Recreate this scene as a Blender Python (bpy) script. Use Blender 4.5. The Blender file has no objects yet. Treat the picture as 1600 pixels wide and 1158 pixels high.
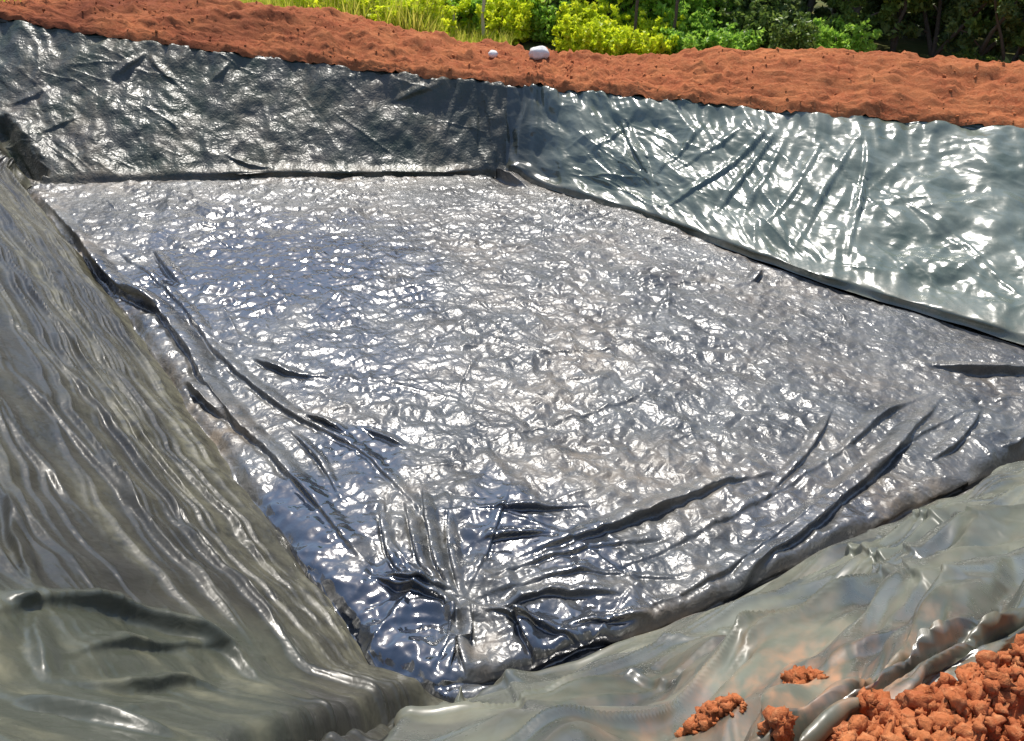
import bpy, math, random
import numpy as np
from mathutils import Matrix, Vector

# ------------------------------------------------------------------ camera, sky, sun, exposure
scn = bpy.context.scene
F_PX, HY, ROLL, CAM_H = 1385.0, -220.0, math.radians(3.0), 3.3
FLOOR_Z = -1.3
pitch = math.atan((579 - HY) / F_PX)
fw = np.array([0, math.cos(pitch), -math.sin(pitch)])
r0 = np.array([1.0, 0, 0]); u0 = np.cross(r0, fw)
RT = math.cos(ROLL) * r0 + math.sin(ROLL) * u0
UP = -math.sin(ROLL) * r0 + math.cos(ROLL) * u0
EYE = np.array([0.0, 0.0, CAM_H])
cd = bpy.data.cameras.new("camera"); cam = bpy.data.objects.new("camera", cd)
scn.collection.objects.link(cam); scn.camera = cam
cam.matrix_world = Matrix(((RT[0], UP[0], -fw[0], 0), (RT[1], UP[1], -fw[1], 0), (RT[2], UP[2], -fw[2], CAM_H), (0, 0, 0, 1)))
cd.sensor_width = 36; cd.lens = 36 * F_PX / 1600; cd.clip_start = 0.05; cd.clip_end = 2000

SUN_EL, SUN_AZ = math.radians(61), math.radians(-12)      # azimuth from +Y, negative = left
w = bpy.data.worlds.new("World"); scn.world = w; w.use_nodes = True
nt = w.node_tree; bg = nt.nodes["Background"]; bg.inputs[1].default_value = 0.15
sky = nt.nodes.new("ShaderNodeTexSky"); sky.sky_type = 'NISHITA'; sky.sun_disc = False
sky.sun_elevation = SUN_EL; sky.sun_rotation = SUN_AZ; sky.dust_density = 1.2; sky.air_density = 1.0; sky.ozone_density = 1.6
nt.links.new(sky.outputs[0], bg.inputs[0])
sd = bpy.data.lights.new("sun", 'SUN'); sd.energy = 4.2; sd.angle = math.radians(0.5); sd.color = (1, 0.95, 0.87)
sun = bpy.data.objects.new("sun", sd); scn.collection.objects.link(sun)
sdir = Vector((math.sin(SUN_AZ) * math.cos(SUN_EL), math.cos(SUN_AZ) * math.cos(SUN_EL), math.sin(SUN_EL)))
sun.rotation_euler = sdir.to_track_quat('Z', 'Y').to_euler()
scn.view_settings.view_transform = 'Standard'; scn.view_settings.look = 'None'
scn.view_settings.exposure = 0.45; scn.view_settings.gamma = 1

rng = np.random.default_rng(7); random.seed(7)

# ------------------------------------------------------------------ helpers
def un(px, py, z):
    d = fw + (px - 800) / F_PX * RT - (py - 579) / F_PX * UP
    return EYE + (z - CAM_H) / d[2] * d
def pr(P):
    q = np.asarray(P) - EYE; dz = q @ fw
    return 800 + F_PX * (q @ RT) / dz, 579 - F_PX * (q @ UP) / dz

def _h(ix, iy, seed):
    h = (ix.astype(np.int64) * 374761393 + iy.astype(np.int64) * 668265263 + seed * 1442695041) & 0xffffffff
    h = ((h ^ (h >> 13)) * 1274126177) & 0xffffffff
    return (h ^ (h >> 16)) & 0xffffffff
def noise(x, y, seed=0):
    ix = np.floor(x); iy = np.floor(y); fx = x - ix; fy = y - iy
    sx = fx * fx * fx * (fx * (fx * 6 - 15) + 10); sy = fy * fy * fy * (fy * (fy * 6 - 15) + 10)
    def g(a, b):
        an = _h(ix + a, iy + b, seed) * (2 * np.pi / 4294967296.0)
        return np.cos(an) * (fx - a) + np.sin(an) * (fy - b)
    a = g(0, 0); b = g(1, 0); c = g(0, 1); d = g(1, 1)
    return 1.5 * ((a + sx * (b - a)) * (1 - sy) + (c + sx * (d - c)) * sy)
def fbm(x, y, seed, oct=4, gain=.5):
    s = 0; a = 1
    for i in range(oct):
        s = s + a * noise(x * 2 ** i, y * 2 ** i, seed + i * 17); a *= gain
    return s
def voro(x, y, seed):
    """distance to nearest and second nearest feature"""
    ix = np.floor(x); iy = np.floor(y)
    d1 = np.full(x.shape, 9.0); d2 = np.full(x.shape, 9.0); tilt = np.zeros(x.shape)
    for a in (-1, 0, 1):
        for b in (-1, 0, 1):
            h = _h(ix + a, iy + b, seed); h2 = _h(ix + a, iy + b, seed + 91); h3 = _h(ix + a, iy + b, seed + 53)
            px = ix + a + h / 4294967296.0; py = iy + b + h2 / 4294967296.0
            dx = x - px; dy = y - py; d = np.sqrt(dx * dx + dy * dy)
            an = h3 * (2 * np.pi / 4294967296.0)
            t = np.cos(an) * dx + np.sin(an) * dy
            m = d < d1
            d2 = np.where(m, d1, np.minimum(d2, d)); tilt = np.where(m, t, tilt); d1 = np.where(m, d, d1)
    return d1, d2, tilt
def crumple(x, y, seed, s=1.0):
    """creased plastic film: sharp ridges between soft panes; ~unit height for cell size s"""
    x = x / s; y = y / s
    wx = x + .35 * noise(x * .8, y * .8, seed + 5); wy = y + .35 * noise(x * .8 + 9, y * .8, seed + 6)
    r1 = 1 - np.abs(noise(wx, wy, seed)) * 2.2
    r2 = 1 - np.abs(noise(wx * 1.9 + 3, wy * 1.9, seed + 1)) * 2.2
    r3 = np.abs(noise(wx * 3.7 + 3, wy * 3.7, seed + 2)) * 2
    d1, d2, t = voro(wx * 1.3, wy * 1.3, seed + 3)
    return .5 * r1 + .28 * r2 - .12 * r3 + .28 * d1 + .22 * noise(wx * .5, wy * .5, seed + 4)
def tin(x, y, seed, s):
    """flat triangular facets meeting in sharp creases (continuous)"""
    x = x / s; y = y / s
    x = x + .45 * noise(x * .45, y * .45, seed + 5); y = y + .45 * noise(x * .45 + 7, y * .45, seed + 6)
    k = (x + y) * .3660254; i = np.floor(x + k); j = np.floor(y + k)
    u = x + k - i; v = y + k - j
    hv = lambda a, b: _h(a, b, seed) / 2147483648.0 - 1
    h0 = hv(i, j); h3 = hv(i + 1, j + 1); lo = u > v
    h1 = np.where(lo, hv(i + 1, j), hv(i, j + 1)); a = np.where(lo, u - v, v - u); b = np.minimum(u, v)
    return h0 * (1 - a - b) + h1 * a + h3 * b
def smooth(a, b, x):
    t = np.clip((x - a) / (b - a), 0, 1); return t * t * (3 - 2 * t)

COL = scn.collection
def tag(o, label=None, cat=None, group=None, kind=None):
    if label: o["label"] = label
    if cat: o["category"] = cat
    if group: o["group"] = group
    if kind: o["kind"] = kind
    return o
def mesh_obj(name, V, Fc, mat, parent=None, smooth_=True, attrs=None):
    V = np.ascontiguousarray(V, dtype=np.float32); Fc = np.ascontiguousarray(Fc, dtype=np.int32)
    m = bpy.data.meshes.new(name); n = Fc.shape[1]
    m.vertices.add(len(V)); m.vertices.foreach_set("co", V.ravel())
    m.loops.add(Fc.size); m.loops.foreach_set("vertex_index", Fc.ravel())
    m.polygons.add(len(Fc)); m.polygons.foreach_set("loop_start", np.arange(0, Fc.size, n, dtype=np.int32))
    m.polygons.foreach_set("use_smooth", np.full(len(Fc), smooth_, dtype=bool))
    m.update(calc_edges=True); m.validate()
    for k, v in (attrs or {}).items():
        a = m.attributes.new(k, 'FLOAT', 'POINT'); a.data.foreach_set("value", np.ascontiguousarray(v, dtype=np.float32))
    m.materials.append(mat)
    o = bpy.data.objects.new(name, m); COL.objects.link(o)
    if parent: o.parent = parent
    return o
def grid_faces(nu, nv, off=0):
    i = np.arange(nu * nv).reshape(nu, nv)
    return np.stack([i[:-1, :-1], i[1:, :-1], i[1:, 1:], i[:-1, 1:]], -1).reshape(-1, 4) + off
def empty(name, loc):
    o = bpy.data.objects.new(name, None); o.location = loc; COL.objects.link(o); return o

# ------------------------------------------------------------------ materials
def newmat(name):
    m = bpy.data.materials.new(name); m.use_nodes = True
    nt = m.node_tree; return m, nt, nt.nodes["Principled BSDF"]
def N(nt, t, **kw):
    n = nt.nodes.new(t)
    for k, v in kw.items():
        if k in n.inputs: n.inputs[k].default_value = v
        else: setattr(n, k, v)
    return n
def ramp(nt, src, stops):
    r = nt.nodes.new("ShaderNodeValToRGB"); e = r.color_ramp.elements
    while len(e) < len(stops): e.new(.5)
    for el, (p, c) in zip(e, stops): el.position = p; el.color = (*c, 1)
    nt.links.new(src, r.inputs[0]); return r.outputs[0]
def mix(nt, f, a, b):
    n = nt.nodes.new("ShaderNodeMix"); n.data_type = 'RGBA'
    for s, v in ((0, f), (6, a), (7, b)):
        if isinstance(v, (int, float)): n.inputs[s].default_value = v
        elif isinstance(v, tuple): n.inputs[s].default_value = (*v, 1)
        else: nt.links.new(v, n.inputs[s])
    return n.outputs[2]

def liner_mat(name, c1, c2, dust, bump=.5, rough=(.2, .42), scale=1.0, ior=2.0, other=None):
    m, nt, b = newmat(name); L = nt.links
    tc = N(nt, "ShaderNodeTexCoord")
    n1 = N(nt, "ShaderNodeTexNoise", Scale=1.3, Detail=5.0, Roughness=.6); L.new(tc.outputs['Object'], n1.inputs['Vector'])
    n2 = N(nt, "ShaderNodeTexNoise", Scale=7.0, Detail=6.0, Roughness=.65); L.new(tc.outputs['Object'], n2.inputs['Vector'])
    base = mix(nt, ramp(nt, n1.outputs[0], [(.35, (0, 0, 0)), (.65, (1, 1, 1))]), c1, c2)
    if other:
        ab = N(nt, "ShaderNodeAttribute", attribute_name="blend"); base = mix(nt, ab.outputs['Fac'], base, other)
    at = N(nt, "ShaderNodeAttribute", attribute_name="dust")
    mm = N(nt, "ShaderNodeMath", operation='MULTIPLY'); L.new(at.outputs['Fac'], mm.inputs[0])
    L.new(ramp(nt, n2.outputs[0], [(.35, (.15, .15, .15)), (.62, (1, 1, 1))]), mm.inputs[1])
    col = mix(nt, mm.outputs[0], base, dust)
    L.new(col, b.inputs['Base Color'])
    b.inputs['IOR'].default_value = ior
    r = ramp(nt, n2.outputs[0], [(.3, (rough[0],) * 3), (.7, (rough[1],) * 3)])
    ra = N(nt, "ShaderNodeMath", operation='MULTIPLY_ADD'); L.new(mm.outputs[0], ra.inputs[0]); ra.inputs[1].default_value = .3; L.new(r, ra.inputs[2])
    cl = N(nt, "ShaderNodeAttribute", attribute_name="clean")
    rc = N(nt, "ShaderNodeMix"); rc.data_type = 'FLOAT'; L.new(cl.outputs['Fac'], rc.inputs[0]); L.new(ra.outputs[0], rc.inputs[2]); rc.inputs[3].default_value = .12
    L.new(rc.outputs[0], b.inputs['Roughness'])
    L.new(mix(nt, cl.outputs['Fac'], col, (.012, .016, .024)), b.inputs['Base Color'])
    mi = N(nt, "ShaderNodeMath", operation='MULTIPLY_ADD'); L.new(cl.outputs['Fac'], mi.inputs[0]); mi.inputs[1].default_value = .7; mi.inputs[2].default_value = ior; L.new(mi.outputs[0], b.inputs['IOR'])
    # fine creasing: warped ridges at two scales
    wv = N(nt, "ShaderNodeTexNoise", Scale=5.0 * scale, Detail=2.0); L.new(tc.outputs['Object'], wv.inputs['Vector'])
    wm = N(nt, "ShaderNodeVectorMath", operation='MULTIPLY_ADD'); L.new(wv.outputs['Color'], wm.inputs[0]); wm.inputs[1].default_value = (.12, .12, .12); L.new(tc.outputs['Object'], wm.inputs[2])
    v1 = N(nt, "ShaderNodeTexVoronoi", Scale=11.0 * scale, feature='DISTANCE_TO_EDGE'); L.new(wm.outputs[0], v1.inputs['Vector'])
    v2 = N(nt, "ShaderNodeTexVoronoi", Scale=27.0 * scale, feature='F1'); L.new(wm.outputs[0], v2.inputs['Vector'])
    a = N(nt, "ShaderNodeMath", operation='MULTIPLY_ADD'); L.new(v2.outputs['Distance'], a.inputs[0]); a.inputs[1].default_value = .45; 
    mn = N(nt, "ShaderNodeMath", operation='MINIMUM'); L.new(v1.outputs['Distance'], mn.inputs[0]); mn.inputs[1].default_value = .35
    L.new(mn.outputs[0], a.inputs[2])
    bs = N(nt, "ShaderNodeMath", operation='MULTIPLY_ADD'); L.new(cl.outputs['Fac'], bs.inputs[0]); bs.inputs[1].default_value = -.8 * bump; bs.inputs[2].default_value = bump
    bp = N(nt, "ShaderNodeBump", Distance=.02); L.new(a.outputs[0], bp.inputs['Height']); L.new(bs.outputs[0], bp.inputs['Strength'])
    L.new(bp.outputs[0], b.inputs['Normal'])
    return m
DUST = (.22, .17, .115)
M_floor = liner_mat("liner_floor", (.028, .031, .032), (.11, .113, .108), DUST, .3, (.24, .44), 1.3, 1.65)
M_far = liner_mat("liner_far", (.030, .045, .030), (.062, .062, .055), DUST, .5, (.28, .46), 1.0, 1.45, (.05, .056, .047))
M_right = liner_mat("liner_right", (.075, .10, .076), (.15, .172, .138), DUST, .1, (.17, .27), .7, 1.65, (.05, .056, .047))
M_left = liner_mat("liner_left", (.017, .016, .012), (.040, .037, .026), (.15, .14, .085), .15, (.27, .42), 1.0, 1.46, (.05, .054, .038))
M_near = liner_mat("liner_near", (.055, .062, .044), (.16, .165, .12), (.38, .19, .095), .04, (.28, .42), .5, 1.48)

def soil_mat(name, a, b_, c):
    m, nt, b = newmat(name); L = nt.links
    tc = N(nt, "ShaderNodeTexCoord")
    n1 = N(nt, "ShaderNodeTexNoise", Scale=2.2, Detail=6.0, Roughness=.65); L.new(tc.outputs['Object'], n1.inputs['Vector'])
    n2 = N(nt, "ShaderNodeTexNoise", Scale=30.0, Detail=6.0, Roughness=.7); L.new(tc.outputs['Object'], n2.inputs['Vector'])
    base = mix(nt, ramp(nt, n1.outputs[0], [(.35, (0, 0, 0)), (.65, (1, 1, 1))]), a, b_)
    col = mix(nt, ramp(nt, n2.outputs[0], [(.5, (0, 0, 0)), (.75, (1, 1, 1))]), base, c)
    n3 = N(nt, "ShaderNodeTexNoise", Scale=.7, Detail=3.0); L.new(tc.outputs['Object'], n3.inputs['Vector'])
    da = N(nt, "ShaderNodeAttribute", attribute_name="dark_soil")
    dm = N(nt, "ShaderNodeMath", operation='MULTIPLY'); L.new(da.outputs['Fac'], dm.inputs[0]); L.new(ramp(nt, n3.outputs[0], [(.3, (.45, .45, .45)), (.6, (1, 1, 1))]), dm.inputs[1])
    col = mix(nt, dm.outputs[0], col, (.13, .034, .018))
    L.new(col, b.inputs['Base Color']); b.inputs['Roughness'].default_value = .95; b.inputs['Specular IOR Level'].default_value = .15
    bp = N(nt, "ShaderNodeBump", Strength=.8, Distance=.02); L.new(n2.outputs[0], bp.inputs['Height']); L.new(bp.outputs[0], b.inputs['Normal'])
    return m
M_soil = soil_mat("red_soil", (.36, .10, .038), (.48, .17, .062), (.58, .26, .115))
M_ground = soil_mat("grassy_earth", (.06, .085, .02), (.13, .11, .035), (.16, .14, .05))

def leaf_mat(name, c1, c2, trans=.45):
    m, nt, b = newmat(name); L = nt.links
    at = N(nt, "ShaderNodeAttribute", attribute_name="tone")
    col = mix(nt, at.outputs['Fac'], c1, c2)
    L.new(col, b.inputs['Base Color']); b.inputs['Roughness'].default_value = .5
    tr = N(nt, "ShaderNodeBsdfTranslucent"); L.new(col, tr.inputs[0])
    ms = N(nt, "ShaderNodeMixShader"); ms.inputs[0].default_value = trans
    L.new(b.outputs[0], ms.inputs[1]); L.new(tr.outputs[0], ms.inputs[2])
    L.new(ms.outputs[0], nt.nodes["Material Output"].inputs[0]); return m
M_bark = soil_mat("bark", (.07, .055, .04), (.10, .08, .06), (.16, .14, .11))
M_pale = soil_mat("pale_wood", (.42, .40, .22), (.5, .46, .3), (.6, .56, .4))
M_stone = soil_mat("white_stone", (.62, .58, .52), (.75, .72, .68), (.82, .8, .76))

# ------------------------------------------------------------------ pit outline: floor corners, rim points
FA = un(50, 285, FLOOR_Z); FB = un(790, 270, FLOOR_Z); FC = un(1860, 612, FLOOR_Z); FD = un(712, 1088, FLOOR_Z)
#            floor px            rim px (x, y, z)                      material section
ST = [  # (floor world pt, rim world pt)
    (FC + [.3, -.1, 0], un(2080, 330, .35) + [0, 0, 0]),
    (FC, un(2000, 252, .3)),
    (un(1600, 532, FLOOR_Z), un(1600, 206, .2)),
    (un(1240, 422, FLOOR_Z), un(1200, 176, .05)),
    (un(1040, 346, FLOOR_Z), un(960, 150, -.02)),
    (un(860, 292, FLOOR_Z), un(850, 140, -.05)),
    (FB, un(798, 136, -.05)),
    (un(745, 272, FLOOR_Z), un(735, 130, -.04)),
    (un(420, 275, FLOOR_Z), un(420, 94, .15)),
    (un(180, 281, FLOOR_Z), un(150, 58, .4)),
    (FA + [.1, .05, 0], un(-60, 24, .55)),
    (FA, un(-150, 22, .55)),
    (FA + [.02, -.3, 0], None),
    (un(150, 425, FLOOR_Z), None),
    (un(300, 640, FLOOR_Z), None),
    (un(450, 852, FLOOR_Z), None),
    (un(590, 1040, FLOOR_Z), None),
    (FD + [-.12, .03, 0], None),
    (FD, None),
    (FD + [.10, 0.02, 0], un(760, 1215, 1.2)),
    (un(1000, 1008, FLOOR_Z), un(1060, 1215, 1.2)),
    (un(1340, 850, FLOOR_Z), un(1330, 1085, 1.2)),
    (un(1600, 722, FLOOR_Z), un(1600, 945, 1.2)),
    (FC + [-.25, -.25, 0], un(2300, 640, .9)),
    (FC + [0, -.2, 0], un(2350, 560, .7)),
]
left_rim = {12: (-10.4, 13.4, .6), 13: (-8.5, 10.0, .75), 14: (-6.6, 6.6, .9), 15: (-4.6, 3.6, 1.1), 16: un(-400, 1110, 1.2), 17: un(130, 1235, 1.2), 18: un(420, 1245, 1.2)}
for k_ in (13, 14, 15, 16): print('left rim px', k_, pr(left_rim[k_]))
Fp = []; Rp = []
for i, (f, r) in enumerate(ST):
    Fp.append(np.array(f)); Rp.append(np.array(left_rim[i]) if r is None else np.array(r))
Fp = np.array(Fp); Rp = np.array(Rp)
mid = (Fp + Rp) / 2
S = np.concatenate([[0], np.cumsum(np.linalg.norm(np.diff(mid, axis=0), axis=1))])
print("stations", np.c_[S, Fp, Rp].round(2).tolist())

def resample(P, S, s, k=.0):
    return np.stack([np.interp(s, S, P[:, j]) for j in range(3)], -1)
# denser stations where the sheet comes close to the camera
ds = []
s = 0.0
while s < S[-1]:
    m_ = np.array([np.interp(s, S, mid[:, j]) for j in range(3)])
    d = np.linalg.norm(m_ - EYE); ds.append(s); s += min(max(.0022 * d, .009), .03)
sv = np.array(ds); nu = len(sv)
Fu = resample(Fp, S, sv); Ru = resample(Rp, S, sv)
ker = np.hanning(41); ker /= ker.sum()
def blur(P):
    Q = np.concatenate([np.repeat(P[:1], 20, 0), P, np.repeat(P[-1:], 20, 0)])
    return np.stack([np.convolve(Q[:, j], ker, 'valid') for j in range(3)], -1)
Fu = blur(Fu); Ru = blur(Ru)
# wandering of the rim and the crease
cen = np.array([0.0, 8.0, 0.0])
outd = (Ru - Fu); outd[:, 2] = 0; outd /= np.linalg.norm(outd, axis=1)[:, None]
wob = noise(sv * .9, sv * 0 + 3, 31) * .10 + noise(sv * 3.1, sv * 0, 32) * .035
Ru = Ru + outd * wob[:, None]; Ru[:, 2] += noise(sv * 1.7, sv * 0 + 8, 33) * .05 + noise(sv * 6, sv * 0 + 8, 34) * .012 * (sv < S[11])
Fu = Fu + outd * (noise(sv * .8, sv * 0, 35) * .07 + noise(sv * 2.5, sv * 0, 36) * .03)[:, None]

# section masks along the perimeter
ss = lambda i: S[i]
w_right = smooth(ss(1), ss(2), sv) * (1 - smooth(ss(6) - .1, ss(6) + .1, sv))
w_farw = smooth(ss(6) - .1, ss(6) + .1, sv) * (1 - smooth(ss(11) - .1, ss(11) + .1, sv))
w_left = smooth(ss(11) - .1, ss(11) + .1, sv) * (1 - smooth(ss(18) - .05, ss(18) + .05, sv))
w_near = smooth(ss(18) - .05, ss(18) + .05, sv)

# profile rows: tuck, wall, rounded lip, outward flap
NW = 300; NE = 50
tw = np.linspace(0, 1, NW)
V = np.zeros((nu, NW + NE, 3)); tt = np.zeros((nu, NW + NE))
lip = (.35 * w_left + 1.1 * w_right * smooth(S[5] + .4, S[4], sv * 0 + sv) * 0 + 0)
lipamp = .025 + w_right * (1 - smooth(S[4] - .4, S[5], sv)) * .17 + w_farw * (1 - smooth(S[8] + .6, S[8] + 2, sv)) * smooth(S[7] - .1, S[7] + .3, sv) * .09
lipamp *= .75 + .5 * noise(sv * 1.3, sv * 0 + 1, 38)
sag = .10 * w_right + .05 * w_farw + .10 * w_left + .02 * w_near
for j, t in enumerate(tw):
    P = Fu + (Ru - Fu) * t
    P[:, 2] -= sag * np.sin(math.pi * t) * .8
    b_in = lipamp * math.exp(-((t - .055) / .035) ** 2)
    P -= outd * b_in[:, None]
    P[:, 2] -= .05 * math.exp(-(t / .02) ** 2)
    V[:, j] = P; tt[:, j] = t
flapw = .38
for k in range(NE):
    q = (k + 1) / NE
    P = Ru + outd * (flapw * q)
    # the far sides run flat under the soil, the near side rolls over a soil-filled hem
    rollh = .035 * np.sin(math.pi * min(q * 1.25, 1)) - .2 * smooth(.4, 1, q)
    P[:, 2] += w_near * rollh + (1 - w_near) * (.02 * math.sin(math.pi * q) - .10 * q * q)
    V[:, NW + k] = P; tt[:, NW + k] = 1 + q
def normals(V):
    du = np.gradient(V, axis=0); dv = np.gradient(V, axis=1)
    n = np.cross(du, dv); n /= np.linalg.norm(n, axis=2)[..., None] + 1e-9
    return n
Nn = normals(V)
if (Nn[..., 2].mean() < 0): Nn = -Nn
arc = np.broadcast_to(sv[:, None], tt.shape)
hgt = np.linalg.norm(Ru - Fu, axis=1)[:, None] * tt
X, Y = arc, hgt
wR, wF, wL, wN = [np.broadcast_to(q[:, None], tt.shape) for q in (w_right, w_farw, w_left, w_near)]
fade = smooth(0, .12, tt) * (1 - .5 * smooth(1.0, 1.6, tt))
edge = smooth(.0, .05, tt)

# ---- fold lines traced on the sheet ----
def fold_field(V, Nn, lines, groove_k=.4):
    """returns displacement vectors for pleats lying along poly-lines of the sheet.
       each: (pixel polyline, half width m, height m, lean) lean>0 leans towards the viewer"""
    shp = V.shape[:2]; P = V.reshape(-1, 3); NN = Nn.reshape(-1, 3)
    px, py = pr(P)
    D = np.zeros_like(P)
    for ln in lines:
        pts, wdt, h, lean = ln[:4]
        idx = [int(np.argmin((px - a) ** 2 + (py - b) ** 2)) for a, b in pts]
        q_ = P[idx]; kk = np.linspace(0, len(q_) - 1, (len(q_) - 1) * 6 + 1)
        e_ = np.vstack([2 * q_[0] - q_[1], q_, 2 * q_[-1] - q_[-2]]); i_ = np.minimum(kk.astype(int), len(q_) - 2); f_ = (kk - i_)[:, None]
        a0, a1, a2, a3 = e_[i_], e_[i_ + 1], e_[i_ + 2], e_[i_ + 3]
        Q = .5 * (2 * a1 + (a2 - a0) * f_ + (2 * a0 - 5 * a1 + 4 * a2 - a3) * f_ ** 2 + (3 * a1 - a0 - 3 * a2 + a3) * f_ ** 3)
        Q = Q[np.concatenate([[True], np.linalg.norm(np.diff(Q, axis=0), axis=1) > 1e-4])]; L = np.concatenate([[0], np.cumsum(np.linalg.norm(np.diff(Q, axis=0), axis=1))])
        lo = Q.min(0) - 5 * wdt; hi = Q.max(0) + 5 * wdt
        sel = np.where(((P > lo) & (P < hi)).all(1))[0]
        if not len(sel): continue
        p = P[sel]; n = NN[sel]
        best = np.full(len(sel), 1e9); sg = np.zeros(len(sel)); al = np.zeros(len(sel)); side = np.zeros((len(sel), 3))
        for k in range(len(Q) - 1):
            a = Q[k]; d = Q[k + 1] - a; l = np.linalg.norm(d)
            if l < 1e-6: continue
            d /= l; tpar = np.clip((p - a) @ d, 0, l); c = a + tpar[:, None] * d; e = p - c; e = e - n * (e * n).sum(1)[:, None]
            dist = np.linalg.norm(e, axis=1)
            sdv = np.cross(n, d); sdv /= np.linalg.norm(sdv, axis=1)[:, None] + 1e-9
            fl = np.sign(((EYE - c) * sdv).sum(1)); fl[fl == 0] = 1
            sdv *= fl[:, None] * (1 if lean >= 0 else -1)
            m = dist < best
            best = np.where(m, dist, best); sg = np.where(m, np.sign((e * sdv).sum(1)) * dist, sg); al = np.where(m, L[k] + tpar, al); side = np.where(m[:, None], sdv, side)
        side /= np.linalg.norm(side, axis=1)[:, None] + 1e-9
        sg = sg + wdt * .3 * noise(al * 1.6 + h * 50, al * 0 + wdt * 77, 41)
        u = al / L[-1]; env = (smooth(-.05, .38, u) * (1 - smooth(.55, 1.05, u)) if h > 0 else smooth(-.05, .12, u) * (1 - smooth(.85, 1.05, u))) * (1 + .35 * noise(al * 2.2 + h * 31, al * 0, 42))
        endd = np.clip(best - np.abs(sg), 0, None); env = env * np.exp(-(endd / wdt) ** 2)
        x = sg / (wdt * (.6 + .4 * np.clip(env, 0, 1)))
        ridge = np.where(x < 0, np.exp(-(x / 1.15) ** 2), np.exp(-(x / .5) ** 2))
        groove = np.exp(-((x - 1.05) / .5) ** 2)
        back = np.exp(-((x + 2.0) / .8) ** 2)
        D[sel] += n * (h * env * (ridge - groove_k * groove - .12 * back))[:, None]
        D[sel] += side * (abs(lean) * h * env * np.exp(-((x + .05) / .55) ** 2))[:, None]
    return D.reshape(V.shape)

wall_lines = [
    ([(-20, 185), (30, 248), (64, 292)], .16, -.28, 0),
    # left wall: long tension folds running along the slope
    ([(0, 300), (70, 390), (130, 520), (220, 660), (330, 800)], .05, .035, .5),
    ([(20, 400), (130, 570), (230, 700), (320, 800), (390, 900)], .045, .05, .6),
    ([(60, 330), (180, 500), (300, 680), (420, 850)], .03, .025, .5),
    ([(0, 480), (130, 610), (270, 790), (430, 960), (520, 1040)], .06, .045, .5),
    ([(0, 560), (110, 680), (200, 790), (280, 870)], .045, .03, .5),
    ([(0, 640), (60, 720), (160, 830)], .05, .025, .5),
    ([(430, 830), (500, 930), (590, 1050)], .03, .03, .4),
    # near-left bulge with its dark tuck
    ([(400, 1175), (480, 1160), (600, 1128), (705, 1092), (730, 1075)], .12, -.34, 0),
    ([(-40, 960), (60, 940), (180, 950), (300, 990), (370, 1030), (450, 1085)], .08, .08, .4),
    ([(80, 1030), (200, 1006), (330, 1010), (400, 1030)], .035, .04, .4),
    ([(70, 1060), (180, 1080), (300, 1070), (420, 1090)], .045, .05, .4),
    ([(90, 1100), (200, 1108), (300, 1100)], .03, .02, .3),
    ([(0, 1080), (90, 1110), (230, 1150), (330, 1170)], .06, .06, .3),
    ([(10, 760), (30, 850), (60, 940)], .05, .07, .9),
    ([(0, 940), (60, 945)], .03, .04, .8),
    ([(55, 950), (60, 1010), (75, 1070)], .025, .04, .8),
    # right wall: fans of folds hanging from two points of the rim
    ([(1215, 190), (1140, 260), (1060, 315), (1000, 340)], .05, .05, .5),
    ([(1222, 195), (1160, 280), (1105, 350)], .05, .055, .5),
    ([(1235, 200), (1190, 290), (1150, 360)], .04, .03, .4),
    ([(1290, 210), (1240, 300), (1180, 370)], .05, .04, .5),
    ([(1355, 200), (1350, 280), (1330, 370), (1320, 420)], .055, .06, .5),
    ([(1340, 215), (1290, 300), (1240, 390)], .05, .04, .4),
    ([(1110, 180), (1070, 230), (1010, 290)], .04, .035, .4),
    ([(965, 175), (985, 220), (1010, 265), (1022, 300)], .07, .07, .6),
    ([(1180, 185), (1120, 230), (1040, 280)], .04, .03, .4),
    ([(1000, 165), (960, 210), (910, 250)], .04, .03, .4),
    # far corner: gathered uprights
    ([(742, 140), (745, 190), (740, 255)], .05, .03, .4),
    ([(760, 140), (768, 190), (770, 250)], .04, .03, .4),
    ([(785, 142), (790, 190), (798, 255)], .05, .03, .4),
    ([(720, 140), (700, 190), (690, 240)], .05, .03, .4),
    ([(830, 150), (815, 200), (810, 250)], .05, .03, .4),
    ([(690, 130), (640, 150), (600, 160)], .07, .05, .4),
    # far wall
    ([(235, 78), (205, 100), (165, 130)], .05, .045, .5),
    ([(232, 80), (250, 110), (290, 140)], .06, .05, .5),
    ([(360, 95), (345, 115), (330, 130)], .06, .05, .5),
    ([(60, 60), (62, 110), (40, 150)], .06, .03, .4),
    ([(0, 165), (50, 150), (90, 120)], .05, .03, .4),
    ([(50, 215), (90, 195), (130, 180)], .05, .03, .4),
    ([(350, 240), (390, 258), (430, 265)], .05, .05, .5),
    # near slope: creases of the pulled sheet and the rolled hem
    ([(1130, 965), (1200, 930), (1280, 900), (1350, 882), (1450, 878), (1560, 860)], .05, .045, .5),
    ([(1350, 900), (1420, 915), (1500, 935), (1600, 900)], .05, .035, .5),
    ([(1150, 990), (1165, 1010), (1190, 1060)], .035, .035, .4),
    ([(1200, 1090), (1300, 1035), (1400, 985), (1500, 935), (1600, 885)], .045, .035, .2),
    ([(1000, 1050), (1080, 1020), (1200, 985)], .03, .02, .4),
    ([(560, 1150), (640, 1110), (720, 1082), (780, 1064), (850, 1075)], .10, .10, .15),
    ([(790, 1070), (820, 1100), (850, 1150)], .035, .03, .4),
    ([(880, 1090), (1000, 1070), (1100, 1060)], .05, .03, .4),
    ([(1350, 850), (1450, 835), (1600, 830)], .04, .035, .5),
    ([(1100, 950), (1250, 880), (1360, 835)], .03, .03, .5),
]
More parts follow.
